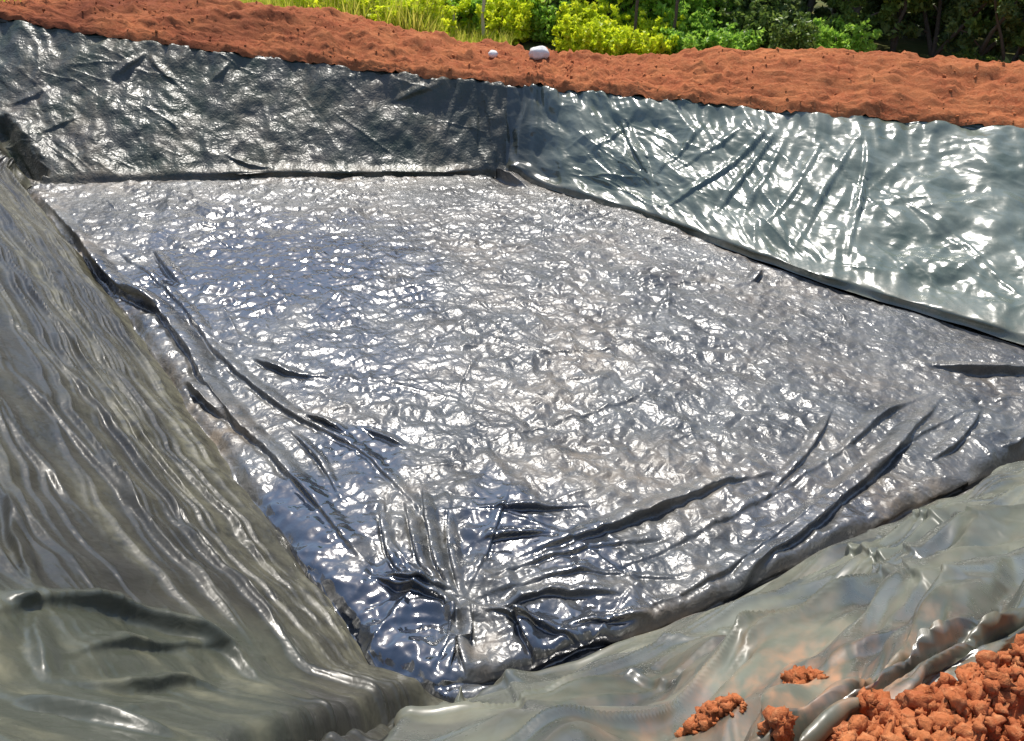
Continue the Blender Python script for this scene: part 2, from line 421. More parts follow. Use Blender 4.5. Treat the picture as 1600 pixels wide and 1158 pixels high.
Dfold = fold_field(V, Nn, [(p_, max(w_, .055), h_, l_ * .7) for p_, w_, h_, l_ in wall_lines], .12)
disp = np.zeros(tt.shape)
def strokes(X, Y, seed, n, xr, yr, slope, spread, length, wid, h, loose=False, bend=.3):
    """n long straight sharp pleats in sheet coordinates"""
    r = np.random.default_rng(seed); out = np.zeros(X.shape)
    cols = X[:, 0]
    for _ in range(n):
        x0 = r.uniform(*xr); y0 = r.uniform(*yr); an = math.atan(slope) + r.normal(0, spread); L_ = length * r.uniform(.5, 1.4); w_ = wid * r.uniform(.5, 1.6); hh = h * r.uniform(.3, 1.3)
        if loose:
            i0 = np.nonzero((np.abs(X - x0) < L_) & (np.abs(Y - y0) < L_))
        else:
            i0 = slice(int(np.searchsorted(cols, x0 - L_ - .2)), int(np.searchsorted(cols, x0 + L_ + .2)))
        x = X[i0] - x0; y = Y[i0] - y0
        if x.size < 8: continue
        if loose: y = y + bend * x * x * r.normal()
        u = x * math.cos(an) + y * math.sin(an); v = -x * math.sin(an) + y * math.cos(an)
        v = v + .02 * noise(u * .5 + seed, u * 0 + y0 * 9, 7) + .003 * noise(u * 3, u * 0 + y0 * 9, 8)
        env = np.clip(1 - (u / L_) ** 2, 0, 1); q = v / w_
        out[i0] += hh * env * np.where(q < 0, np.exp(-np.abs(q) * .9), np.exp(-np.abs(q) * 2.2))
    return out
# right wall: broad soft dents + some crumple
disp += wR * (.085 * fbm(X * 1.25 + .5 * Y, Y * 1.2, 50, 2) + .022 * crumple(X + Y * .5, Y, 51, .5) + .035 * tin(X, Y * .8, 54, .5) + .014 * tin(X, Y, 52, .25) + .006 * tin(X, Y, 53, .13))
fan = np.exp(-((X - S[3]) / 1.3) ** 2)
disp -= wR * fan * .6 * (.085 * fbm(X * 1.25 + .5 * Y, Y * 1.2, 50, 2) + .022 * crumple(X + Y * .5, Y, 51, .5))
disp += wR * (.35 + .65 * fan) * .018 * (1 - 2.2 * np.abs(noise(X * 4.0 - Y * 1.2 * np.sign(X - S[3]), Y * .8, 55)))
disp += np.exp(-((X - S[6]) / .8) ** 2) * .045 * (1 - 2.2 * np.abs(noise(X * 4.5, Y * .7, 56)))
disp += wF * (.05 * fbm(X * 1.6, Y * 1.3, 60, 3) + .008 * crumple(X, Y * .8, 61, .3) + .016 * tin(X + .5 * Y, Y * .5, 62, .22) + .007 * tin(X, Y * .7, 63, .1) + strokes(X, Y, 64, 70, (S[6], S[11]), (.1, 2.6), 1.4, .5, .6, .025, .02))
# left wall: streaks that follow the slope, slightly diving towards the floor
sl = Y + .10 * X
bx_, by_ = pr(V)
flap = wL * smooth(900, 965, by_ - .18 * bx_ * 1.0 + 20) * smooth(520, 400, bx_)
hL = float(np.interp(S[14], sv, np.linalg.norm(Ru - Fu, axis=1)))
disp += flap * (.03 * fbm(X * 1.5, Y * 2, 107, 2) + .014 * crumple(X + Y * .6, Y * .6, 108, .35) + .008 * tin(X, Y, 109, .16))
disp += (1 - .8 * flap) * wL * (.03 * fbm(X * .25, sl * 1.0, 70, 2) + .008 * noise(X * 1.6, Y * 2.2, 74) + .003 * crumple(X * .7, sl, 73, .1)
              + strokes(X, Y, 75, 75, (S[11], S[18]), (0, 3.6), -.10, .035, 2.8, .03, .05)
              + strokes(X, Y, 76, 240, (S[11], S[18]), (0, 3.6), -.10, .045, 1.6, .02, .022))
disp += wR * (strokes(X, Y, 77, 26, (S[2], S[5]), (.2, 2.6), 1.1, .35, .8, .04, .022) + strokes(X, Y, 78, 26, (S[1], S[5]), (.2, 2.6), -2.2, .4, .8, .04, .022))
disp += wN * (strokes(X, Y, 79, 40, (S[18], S[-1]), (.2, 3.2), .06, .12, 1.6, .05, .045) + strokes(X, Y, 83, 40, (S[18], S[-1]), (.2, 3.2), .3, .3, .6, .045, .016))
disp += wN * (.12 * fbm(X * 1.1 - Y * .5, Y * 1.5, 80, 2) + .03 * (1 - 2.2 * np.abs(noise(X * .8 - Y * .6, Y * 1.6 + X * .3, 84)))  + .003 * crumple(X, Y, 82, .15))
# little gathers just under the rim
gath = np.exp(-((tt - .97) / .12) ** 2) * (wR + wF)
disp += gath * .03 * (1 - 2 * np.abs(noise(X * 4.5, Y * 1.2, 90)))
V2 = V + Nn * (disp * fade)[..., None] + Dfold * edge[..., None]
pwx_, pwy_ = pr(V2)
clean_w = wN * smooth(.1, .5, .25 + fbm(X * .9, Y * 1.6, 105, 3)) * .35
dust_w = np.clip(flap * .55 * np.clip(.1 + 1.5 * fbm(X * 1.2, Y * 3, 106, 3), 0, 1) + wL * .5 * (.02 + .9 * fbm(X * .35, sl * 3, 101, 3) + .5 * smooth(.5, .1, tt)) + wN * (.05 * (.5 + fbm(X * 1.5, Y * 2, 102, 3)) + sum(a_ * np.exp(-np.hypot(pwx_ - x_, (pwy_ - y_) * 1.6) / r_ ) * np.clip(.8 + 1.6 * fbm(X * 7, Y * 7, 104, 4), 0, 1.5) for x_, y_, r_, a_ in ((1250, 1060, 60, .8), (1130, 1120, 50, .8), (1370, 1070, 60, .7), (1480, 1000, 50, .5), (1000, 1130, 60, .3)))) + wF * (.12 + .3 * fbm(X, Y, 103, 3)) + wR * .03 + .35 * (1 - .8 * wN) * np.exp(-(tt / .08) ** 2), 0, 1)

liner = empty("pond_liner", (0.0, 8.0, FLOOR_Z))
tag(liner, "crumpled black plastic pond liner sheet covering the floor and sloping sides of the pit", "pond liner")
def lpart(name, V, F, mat, dust, clean=None, blend=None):
    o = mesh_obj(name, V - np.array([0, 8.0, FLOOR_Z]), F, mat, liner, True, {"dust": dust, "clean": dust * 0 if clean is None else clean, "blend": dust * 0 if blend is None else blend})
    return o
nv = NW + NE
def cut(a, b):
    i0 = int(np.searchsorted(sv, a)); i1 = min(int(np.searchsorted(sv, b)) + 1, nu)
    return slice(i0, i1)
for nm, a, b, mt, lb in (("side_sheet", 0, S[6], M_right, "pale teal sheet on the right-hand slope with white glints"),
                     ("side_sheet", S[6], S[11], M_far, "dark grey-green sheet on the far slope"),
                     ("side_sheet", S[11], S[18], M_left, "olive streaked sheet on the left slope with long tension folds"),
                     ("side_sheet", S[18], S[-1] + 1, M_near, "dusty grey sheet on the near slope rolled over at its edge")):
    sl_ = cut(a, b); P = V2[sl_]
    o = lpart(nm, P.reshape(-1, 3), grid_faces(P.shape[0], nv), mt, dust_w[sl_].reshape(-1), clean_w[sl_].reshape(-1), np.clip(np.exp(-((arc - S[6]) / .9) ** 2) + flap, 0, 1)[sl_].reshape(-1)); o["label"] = lb

# ---- floor sheet ----
A, B, C, D = FA + [-.5, .3, 0], FB + [0.1, .35, 0], FC + [.4, 0, 0], FD + [-.1, -.6, 0]
na, nb = 760, 760     # s: A->B / D->C, t: far->near
sA = np.linspace(0, 1, na)[:, None]; tB = (np.linspace(0, 1, nb) ** .82)[None, :]
sA = np.broadcast_to(sA, (na, nb)); tB = np.broadcast_to(tB, (na, nb))
Gf = ((1 - sA) * (1 - tB))[..., None] * A + (sA * (1 - tB))[..., None] * B + (sA * tB)[..., None] * C + ((1 - sA) * tB)[..., None] * D
GN = np.zeros_like(Gf); GN[..., 2] = 1
def poly_dist(P, poly):
    """unsigned distance to closed polyline, and inside mask"""
    x, y = P[..., 0], P[..., 1]; best = np.full(x.shape, 1e9); ins = np.zeros(x.shape, bool); n = len(poly)
    for i in range(n):
        a = poly[i]; b = poly[(i + 1) % n]; d = b[:2] - a[:2]; l2 = d @ d
        if l2 < 1e-9: continue
        t = np.clip(((x - a[0]) * d[0] + (y - a[1]) * d[1]) / l2, 0, 1)
        best = np.minimum(best, np.hypot(x - a[0] - t * d[0], y - a[1] - t * d[1]))
        c = ((a[1] > y) != (b[1] > y)); yy = np.where(abs(b[1] - a[1]) < 1e-12, 1e-12, b[1] - a[1])
        ins ^= c & (x < (b[0] - a[0]) * (y - a[1]) / yy + a[0])
    return best, ins
stepF = Fu[::25]
de, ins = poly_dist(Gf, stepF); sde = np.where(ins, de, -de)
floor_lines = [
    ([(700, 1075), (760, 1066), (900, 1022), (1000, 992), (1150, 926), (1340, 836), (1500, 757), (1660, 686), (1760, 640)], .07, -.13, 0),
    ([(765, 258), (782, 272), (800, 283), (830, 296)], .13, .14, .3),
    ([(725, 940), (770, 900), (850, 870), (960, 850), (1080, 830)], .035, .02, .8),
    ([(730, 950), (800, 965), (900, 1000), (960, 1030)], .035, .04, .8),
    ([(722, 940), (760, 860), (790, 780), (800, 740)], .03, .02, .8),
    ([(735, 935), (850, 900), (950, 895), (1050, 900), (1120, 890)], .03, .018, .8),
    ([(560, 900), (640, 925), (700, 945), (690, 1010), (670, 1060)], .035, .045, .8),
    ([(1478, 615), (1420, 672), (1340, 752), (1240, 832), (1180, 875), (1135, 935), (1075, 990)], .065, .075, .9),
    ([(1640, 690), (1500, 752), (1400, 802), (1330, 842), (1270, 875)], .06, .07, .9),
    ([(1302, 635), (1270, 690), (1222, 745), (1188, 785)], .035, .04, .8),
    ([(1225, 735), (1130, 752), (1060, 780), (980, 812), (900, 836), (780, 880)], .06, .06, .8),
    ([(1532, 640), (1500, 682), (1445, 725)], .05, .055, .9),
    ([(1420, 628), (1370, 652), (1325, 692)], .055, .045, .7),
    ([(60, 300), (130, 380), (190, 450), (270, 505), (330, 600), (375, 660), (430, 712), (500, 790), (560, 870), (640, 918), (740, 935)], .07, .075, .8),
    ([(170, 380), (260, 450), (350, 560), (450, 640), (560, 700), (640, 780), (700, 860), (740, 920)], .05, .035, .6),
    ([(740, 930), (860, 900), (1000, 870), (1150, 800), (1290, 720), (1400, 640), (1500, 600)], .04, .015, .6),
    ([(760, 1010), (900, 975), (1050, 930), (1200, 840), (1350, 730), (1470, 660), (1600, 610)], .05, .03, .6),
    ([(440, 660), (500, 720), (540, 790)], .03, .03, .7),
    ([(290, 592), (325, 622), (362, 655)], .06, .09, .9),
    ([(235, 600), (280, 650), (330, 690)], .05, .06, .8),
    ([(190, 450), (225, 468), (268, 495)], .07, .09, .9),
    ([(130, 385), (170, 430), (200, 455)], .05, .06, .8),
    ([(240, 390), (270, 425), (285, 450)], .05, .06, .7),
    ([(470, 648), (510, 660), (550, 682)], .04, .05, .8),
    ([(560, 665), (600, 680), (640, 700)], .04, .035, .8),
    ([(660, 760), (672, 820), (690, 895), (722, 942)], .035, .05, .7),
    ([(630, 780), (645, 830), (665, 890), (715, 940)], .03, .04, .7),
    ([(700, 800), (708, 850), (712, 890), (725, 940)], .03, .05, .7),
    ([(600, 770), (600, 830), (625, 890), (700, 935)], .03, .035, .7),
    ([(800, 945), (820, 985), (845, 1040)], .04, .06, .8),
    ([(735, 940), (725, 1000), (735, 1075)], .03, .05, .8),
    ([(700, 950), (705, 1000), (700, 1060)], .03, .04, .8),
    ([(760, 955), (820, 930), (900, 925), (980, 930)], .04, .05, .8),
    ([(740, 850), (800, 838), (870, 835)], .035, .04, .8),
    ([(730, 800), (820, 795), (930, 792)], .035, .04, .8),
    ([(880, 980), (950, 965), (1030, 960)], .035, .035, .8),
    ([(920, 1040), (990, 1005), (1060, 975)], .035, .04, .8),
    ([(590, 900), (660, 915), (720, 925)], .03, .05, .7),
    ([(1640, 580), (1540, 580), (1430, 566)], .08, .08, .9),
    ([(1190, 420), (1170, 442)], .05, .05, .8),
    ([(1640, 640), (1590, 690), (1560, 700)], .05, .05, .8),
    ([(390, 560), (460, 585), (520, 590)], .05, .045, .7),
]
floor_lines = [(p_, w_ * 1.1, h_ * 1.3, .65) for p_, w_, h_, l_ in floor_lines]
Dff = fold_field(Gf, GN, floor_lines, .28)
X, Y = Gf[..., 0], Gf[..., 1]
pxx, pyy = pr(Gf)
dcorner = np.hypot(X - FD[0], Y - FD[1])
big = np.exp(-(dcorner / 1.9) ** 2)
calm = 1 - .55 * smooth(0, 1, .5 + 1.4 * noise(X * .35, Y * .35, 115))
clean_f = np.zeros(X.shape)
for (cx, cy, ra_, am_) in ((430, 420, 2.0, .9), (300, 440, 1.2, .8), (520, 450, 1.2, .6), (330, 340, .8, .4), (540, 930, .55, 1), (630, 1000, .5, 1), (470, 790, .6, 1), (500, 860, .5, 1), (600, 950, .6, 1), (560, 700, .5, .9), (800, 810, .55, .9), (880, 860, .5, .7), (900, 980, .6, .8), (560, 560, .9, .5), (1250, 800, .7, .35)):
    c_ = un(cx, cy, FLOOR_Z); clean_f = np.maximum(clean_f, am_ * smooth(1.25, .35, np.hypot(X - c_[0], Y - c_[1]) / ra_ + .45 * fbm(X * 2.2, Y * 2.2, 125, 3)))
flat = 1 - .2 * clean_f
calm2 = .45 + .75 * smooth(-.3, .4, fbm(X * .9, Y * .9, 151, 2))
hz = (.030 * fbm(X * .5, Y * .5, 110, 2)
      + flat * (.010 * calm * crumple(X * .85, Y * 1.0, 111, .42)
      + .030 * calm * tin(X * .95 + .3 * Y, Y * .85 - .2 * X, 131, .23) + .017 * calm2 * tin(X - .3 * Y, Y * .85, 132, .105) + .006 * tin(X, Y * .85 + .2 * X, 133, .05))
      + strokes(X, Y, 141, 260, (-7, 8), (3.5, 15), .2, 1.5, .45, .022, .018, True) + strokes(X, Y, 142, 60, (-7, 8), (3.5, 15), .3, .6, 1.0, .03, .028, True)
      + big * (.05 * crumple(X * .7, Y * 1.2, 113, .45) + .06 * tin(X * .65 + .15 * Y, Y * 1.3, 134, .34))
      + .02 * smooth(-3, -6, X) * crumple(X + Y * .5, Y * .5, 114, .5))
rightk = smooth(1.5, 4.5, X) * (Y > 6.5)
hz -= (.12 + .16 * rightk) * np.exp(-(np.clip(sde, -1, 9) / (.07 + .07 * rightk)) ** 2) * (.6 + .4 * noise(X * 1.5, Y * 1.5, 116))
hz *= 1
Gd = Gf + Dff; Gd[..., 2] += hz
Gd[..., 2] = np.where(sde < 0, FLOOR_Z - .05 + np.clip(sde, -.3, 0) * .5 + .2 * hz, Gd[..., 2])
dust_glare_f = np.clip(.4 * np.exp(-(np.hypot(X - 1.3, (Y - 9.0) * .6) / 2.6) ** 2) * (.3 + fbm(X * .9, Y * .9, 126, 4)) + .22 * (fbm(X * .7, Y * .7, 120, 3) + .25) + .55 * np.exp(-(np.clip(sde, 0, 9) / .35) ** 2) * (.5 + fbm(X * 1.4, Y * 1.4, 121, 3)) + .8 * big * np.clip(fbm(X * 2, Y * 2, 122, 3) - .15, 0, 1), 0, 1)  # dust, plus a centre patch that puts the sun's pale glare into the colour
lpart("floor_sheet", Gd.reshape(-1, 3), grid_faces(na, nb)[:, ::-1], M_floor, dust_glare_f.reshape(-1) * (1 - clean_f.reshape(-1)), clean_f.reshape(-1))

# ------------------------------------------------------------------ ground sheet with the excavation, and the spoil banks
rimpoly = Ru[::20]
def axis(lo, hi, a, b, fine, coarse):
    l = [lo]
    while l[-1] < hi:
        x = l[-1]; d = max(a - x, x - b, 0); l.append(x + fine + d * coarse)
    return np.array(l)
gx = axis(-160, 160, -14, 12, .25, .12); gy = axis(-60, 260, -1, 20, .25, .12)
gxx, gyy = np.meshgrid(gx, gy, indexing='ij'); GP = np.stack([gxx, gyy], -1)
dr, inr = poly_dist(GP, rimpoly)
wsum = 0; zsum = 0
for p in Rp[::2]:
    q = 1 / (.5 + np.hypot(gxx - p[0], gyy - p[1])) ** 3; wsum = wsum + q; zsum = zsum + q * p[2]
gz = zsum / wsum - .22 + .1 * fbm(gxx * .2, gyy * .2, 130, 3)
gz = gz - .35 * smooth(1.3, .3, dr)
gz = np.where(inr, -2.2, gz)
ground = mesh_obj("ground", np.stack([gxx, gyy, gz], -1).reshape(-1, 3), grid_faces(*gxx.shape), M_ground)
tag(ground, kind="structure")

def bank(name, i0, i1, wid, heights, nrows, seed, near=False, step=2):
    sl = slice(int(np.searchsorted(sv, i0)), int(np.searchsorted(sv, i1)), step)
    R = Ru[sl]; O = outd[sl].copy(); s_ = sv[sl]
    k = np.hanning(121); k /= k.sum()
    for j in range(3):
        O[:, j] = np.convolve(np.concatenate([np.repeat(O[:1, j], 60), O[:, j], np.repeat(O[-1:, j], 60)]), k, 'valid')
    O /= np.linalg.norm(O, axis=1)[:, None]
    d = np.linspace(0, 1, nrows) ** 1.15 * wid
    hc = heights(s_, R, O)
    P = R[:, None, :] + O[:, None, :] * d[None, :, None]
    d_ = d[None, :]
    if near:
        z = -.23 + .05 * d_ + hc[:, None] * smooth(.05, .62, d_) - .5 * smooth(2.5, 4, d_)
    else:
        z = -.05 + .14 * smooth(-.05, .12, d_) + (hc[:, None] - .12) * smooth(.05, 1.3, d_) ** .8 - (hc[:, None] + .4) * smooth(1.5, wid, d_)
    a = np.broadcast_to(s_[:, None], P.shape[:2]); b = np.broadcast_to(d_, P.shape[:2])
    am = smooth(0, .25, b) if not near else 1
    f = .07 * fbm(a * 1.3, b * 1.6, seed, 3) * am + .045 * np.abs(fbm(a * 5, b * 5, seed + 3, 3)) + .05 * np.abs(noise(a * 9, b * 9, seed + 8)) + .03 * np.abs(noise(a * 19, b * 19, seed + 9)) + (0 if near else .045) * np.abs(noise(a * 11 + 5, b * 14, seed + 12)) + (0 if near else .022) * noise(a * 32, b * 36, seed + 13) + (.012 * np.abs(noise(a * 40, b * 40, seed + 11)) if near else 0)
    f = f + (0 if near else .10 * smooth(.1, .5, b) * np.clip(fbm(a * 2.2, b * 2.6, seed + 30, 3), 0, 1) + .05 * voro(a * 4, b * 4, seed + 31)[0])
    if near: f = f * .75 + .004 * noise(a * 60, b * 60, seed + 14)
    P[..., 2] += z + f
    P[..., :2] += O[:, None, :2] * (.10 * fbm(a * 3, b * 2, seed + 20, 2 if near else 4) * (1 if near else np.exp(-(b / .3) ** 2) * .6))[..., None]
    o = mesh_obj(name, P.reshape(-1, 3), grid_faces(*P.shape[:2]), M_soil, None, True, {"dark_soil": ((.42 + .4 * smooth(-1.5, -7.5, P[..., 0])) * (0 if near else 1)).reshape(-1)})  # far bank mixed to a darker red, strongest towards the left
    tag(o, kind="structure"); return P
crest_px = [(-400, 0), (0, -4), (300, 2), (450, 14), (540, 28), (620, 46), (740, 72), (860, 88), (1000, 93), (1060, 90), (1120, 84), (1300, 86), (1440, 92), (1520, 100), (1600, 104), (2200, 120)]
def crest_h(s_, R, O):
    P = R + O * 1.4; out = np.zeros(len(P))
    lo = np.full(len(P), -.5); hi = np.full(len(P), 2.5)
    for _ in range(25):
        m = (lo + hi) / 2; Q = P.copy(); Q[:, 2] = R[:, 2] + m; x, y = pr(Q)
        ty = np.interp(x, [c[0] for c in crest_px], [c[1] for c in crest_px])
        up = y > ty; lo = np.where(up, m, lo); hi = np.where(up, hi, m)
    h = np.clip((lo + hi) / 2 - .04, .2, 1.3); print("crest", h[::200].round(2)); return h
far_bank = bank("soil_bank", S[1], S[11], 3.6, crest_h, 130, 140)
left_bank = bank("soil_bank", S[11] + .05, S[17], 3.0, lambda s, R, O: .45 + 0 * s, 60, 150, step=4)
near_bank = bank("soil_bank", S[18], S[-1] - 1.5, 4.2, lambda s, R, O: .48 + .05 * noise(s * 1.2, s * 0, 5), 240, 160, near=True, step=1)

# ---- clods ----
def ico(sub=1):
    import bmesh
    bm = bmesh.new(); bmesh.ops.create_icosphere(bm, subdivisions=sub, radius=1)
    V = np.array([v.co[:] for v in bm.verts]); Fc = np.array([[v.index for v in f.verts] for f in bm.faces]); bm.free(); return V, Fc
ICO1, ICO2, ICO3 = ico(1), ico(2), ico(3)
def clods(name, pts, sizes, tpl, seed, lump=.35):
    r = np.random.default_rng(seed); V0, F0 = tpl; VV = []; FF = []; n = 0
    for p, s in zip(pts, sizes):
        q = r.normal(size=(3, 3)); q, _ = np.linalg.qr(q)
        sc = s * r.uniform(.6, 1.1, 3)
        o = r.uniform(0, 99, 2)
        k = 1 + lump * noise(V0[:, 0] * 1.7 + o[0], V0[:, 1] * 1.7 + V0[:, 2] * 1.3 + o[1], seed) * 1.6 + lump * .6 * noise(V0[:, 0] * 4 + o[0], V0[:, 2] * 4 + V0[:, 1] * 3 + o[1], seed + 1)
        VV.append((V0 * k[:, None] * sc) @ q.T + p); FF.append(F0 + n); n += len(V0)
    return np.concatenate(VV), np.concatenate(FF)
def scatter(P, n, seed, rowlo, rowhi, smin, smax, pw=2.5):
    r = np.random.default_rng(seed); a = r.integers(0, P.shape[0], n); b = r.integers(int(P.shape[1] * rowlo), int(P.shape[1] * rowhi), n)
    s = smin + (smax - smin) * r.random(n) ** pw
    return P[a, b] + np.stack([r.normal(0, .01, n), r.normal(0, .01, n), s * -.1], -1), s
p, s_ = scatter(far_bank, 1500, 1, .02, .62, .008, .03, 3)
V_, F_ = clods("c", p, s_, ICO2, 3, .6)
tag(mesh_obj("soil_clods", V_, F_, M_soil, None, True, {"dark_soil": smooth(-1.5, -7.5, V_[:, 0]) * .5}), "small red earth clods strewn over the far spoil bank", "soil clods", kind="stuff")
nn = near_bank; pxn, pyn = pr(nn); vis = (pxn > 1150) & (pxn < 1750) & (pyn > 930) & (pyn < 1300)
iv = np.argwhere(vis); r_ = np.random.default_rng(5); ch = iv[r_.integers(0, len(iv), 2600)]
s_ = .004 + .026 * r_.random(2600) ** 3
p = nn[ch[:, 0], ch[:, 1]] + np.stack([0 * s_, 0 * s_, s_ * .3], -1)
V_, F_ = clods("c", p, s_, ICO2, 8, .5)
tag(mesh_obj("soil_clods", V_, F_, M_soil, None, True), "crumbly orange earth clods heaped beside the rolled liner edge", "soil clods", kind="stuff")

# surface lookup on the side sheet by pixel -> world point
Pw = V2.reshape(-1, 3); pwx, pwy = pr(Pw)
def on_sheet(x, y):
    return Pw[int(np.argmin((pwx - x) ** 2 + (pwy - y) ** 2))]
def heap(name, cx, cy, rad, h, n, seed, label):
    c = on_sheet(cx, cy).copy(); r = np.random.default_rng(seed)
    pts = []; sz = []
    for i in range(n):
        a = r.uniform(0, 6.283); q = abs(r.normal(0, .4)); q = min(q, .95)
        x, y = c[0] + math.cos(a) * q * rad * 1.3, c[1] + math.sin(a) * q * rad
        d2 = (Pw[:, 0] - x) ** 2 + (Pw[:, 1] - y) ** 2; z = Pw[int(np.argmin(d2)), 2]
        s = (.009 + .026 * r.random() ** 2.5) * (1.1 - .5 * q)
        pts.append((x - c[0], y - c[1], z - c[2] + h * max(0, 1 - q) ** 1.3 * r.uniform(.3, 1) + s * .3)); sz.append(s)
    V_, F_ = clods("c", np.array(pts), sz, ICO2, seed, .6)
    o = mesh_obj(name, V_, F_, M_soil); o.location = c
    tag(o, label, "soil heap"); return o
heap("soil_heap", 1110, 1130, .085, .07, 330, 11, "largest orange soil heap spilled on the liner at the bottom edge of the photo")
heap("soil_heap", 1215, 1140, .04, .035, 110, 12, "small orange soil heap on the liner just right of the largest heap")
heap("soil_heap", 1250, 1062, .06, .012, 70, 13, "thin scatter of orange crumbs on the liner above the small heap")
heap("soil_heap", 1370, 1110, .05, .03, 120, 14, "orange soil trickle lying against the underside of the rolled liner edge")

# ------------------------------------------------------------------ stones on the far bank
def bank_at(x, y):
    P = far_bank.reshape(-1, 3); a, b = pr(P); c_ = P[(np.abs(a - x) < 5) & (np.abs(b - y) < 5)]; return c_[int(np.argmin(np.linalg.norm(c_ - EYE, axis=1)))].copy()
for (x, y, s, lb) in ((838, 86, .17, "white boulder on top of the far red bank, larger of the two"), (768, 84, .085, "small whitish stone left of the white boulder on the far bank")):
    V0, F0 = ICO3; k = 1 + .25 * noise(V0[:, 0] * 1.5 + x, V0[:, 1] * 1.5 + V0[:, 2], 9) + .08 * noise(V0[:, 0] * 5, V0[:, 1] * 5 + V0[:, 2] * 3, 4)
    o = mesh_obj("stone", V0 * k[:, None] * np.array([1.2, 1, .85]) * s * .85, F0, M_stone)
    o.location = bank_at(x, y) + [0, 0, s * .5]; tag(o, lb, "stone", group="pale stones on the far bank")

# ------------------------------------------------------------------ vegetation
gzf = gz
def gzat(x, y):
    i = min(max(int(np.searchsorted(gx, x)), 1), len(gx) - 1); j = min(max(int(np.searchsorted(gy, y)), 1), len(gy) - 1)
    return float(gz[i, j])
def leaves(centres, radii, n, size, seed, aspect=2.2, droop=0):
    """n leaf-shaped quads spread over clumps"""
    r = np.random.default_rng(seed); k = r.integers(0, len(centres), n)
    d = r.normal(size=(n, 3)); d /= np.linalg.norm(d, axis=1)[:, None]; rad = r.random(n) ** .45
    c = centres[k] + d * (rad * 1.0)[:, None] * radii[k]
    a = r.normal(size=(n, 3)) + [0, 0, -droop]; a /= np.linalg.norm(a, axis=1)[:, None]
    b = np.cross(a, r.normal(size=(n, 3))); b /= np.linalg.norm(b, axis=1)[:, None]
    s = size * r.uniform(.6, 1.3, n)[:, None]
    q = np.stack([c - a * s, c + b * s / aspect, c + a * s, c - b * s / aspect], 1)
    tone = np.clip(r.normal(.45, .25, n) + .3 * (r.random(len(centres))[k] - .5), 0, 1)
    return q.reshape(-1, 3), np.arange(4 * n).reshape(-1, 4), np.repeat(tone, 4)
def tube(pts, rads, seg=8):
    V_ = []; F_ = []
    pts = np.array(pts, float)
    for i, p in enumerate(pts):
        d = pts[min(i + 1, len(pts) - 1)] - pts[max(i - 1, 0)]; d /= np.linalg.norm(d)
        a = np.cross(d, [.3, 1, .1]); a /= np.linalg.norm(a); b = np.cross(d, a)
        for k in range(seg):
            t = 6.2832 * k / seg; V_.append(p + rads[i] * (math.cos(t) * a + math.sin(t) * b))
    for i in range(len(pts) - 1):
        for k in range(seg):
            F_.append((i * seg + k, i * seg + (k + 1) % seg, (i + 1) * seg + (k + 1) % seg, (i + 1) * seg + k))
    return np.array(V_), np.array(F_)
def join(parts):
    V_ = []; F_ = []; n = 0
    for v, f in parts: V_.append(v); F_.append(f + n); n += len(v)
    return np.concatenate(V_), np.concatenate(F_)
def tree(name, cat, label, x, y, h, cw, mat, seed, n=5000, leaf=.07, low=.25, group=None, stems=1, bark=None):
    r = np.random.default_rng(seed); z = gzat(x, y) - .05
    root = empty(name, (x, y, z)); tag(root, label, cat, group)
    ps = []; tips = []
    for s in range(stems):
        lean = r.normal(0, .12 if stems == 1 else .3, 2) * h; rad = h * .022 / math.sqrt(stems) + .012
        P = [np.array([0, 0, 0]) + t * np.array([lean[0], lean[1], h * .85]) + np.array([*r.normal(0, .03 * h * t, 2), 0]) for t in np.linspace(0, 1, 7)]
        ps.append(tube(P, np.linspace(rad, rad * .25, 7)))
        for b in range(7 if stems == 1 else 4):
            t = r.uniform(low, .95); base = P[int(t * 6)]; an = r.uniform(0, 6.283)
            tip = base + np.array([math.cos(an) * cw * r.uniform(.35, .9), math.sin(an) * cw * r.uniform(.35, .9), h * r.uniform(.02, .2)])
            ps.append(tube([base, (base + tip) / 2 + [0, 0, .04 * h], tip], [rad * .45, rad * .3, rad * .12], 6)); tips.append(tip); tips.append((base + tip) / 2)
        tips.append(P[-1])
    v, f = join(ps); mesh_obj("trunk" if stems == 1 else "stems", v, f, bark or M_bark, root)
    c = []
    for t in tips: c.append(t)
    for i in range(int(10 + 6 * h)):
        zz = r.uniform(low * h, h); k = math.sqrt(max(.05, 1 - ((zz / h - .55) / .6) ** 2)); an = r.uniform(0, 6.283); q = cw * k * r.random() ** .5
        c.append(np.array([math.cos(an) * q, math.sin(an) * q, zz]))
    if h < 1.8:
        for i in range(26):
            an = r.uniform(0, 6.283); q = cw * r.uniform(.1, 1.25); b0 = np.array([math.cos(an) * q, math.sin(an) * q, 0])
            for t in np.linspace(.2, 1, 6): c.append(b0 + np.array([math.cos(an) * .15 * t, math.sin(an) * .15 * t, h * t * r.uniform(.75, 1.2)]))
    c = np.array(c); rd = r.uniform(.10, .26, (len(c), 1)) * np.array([1, 1, .75]) * cw
    v, f, tn = leaves(c, rd * r.uniform(.4, 1.4, (len(c), 1)), int(n * 1.8), leaf * 1.1, seed + 1)
    mesh_obj("crown", v, f, mat, root, False, {"tone": tn}); return root
ML_y = leaf_mat("yellow_green_leaf", (.52, .66, .02), (.85, .85, .05), .6)
ML_b = leaf_mat("bright_green_leaf", (.22, .42, .04), (.48, .70, .10), .55)
ML_m = leaf_mat("mid_green_leaf", (.07, .13, .02), (.30, .40, .08), .45)
ML_d = leaf_mat("dark_green_leaf", (.04, .075, .022), (.26, .34, .09), .45)

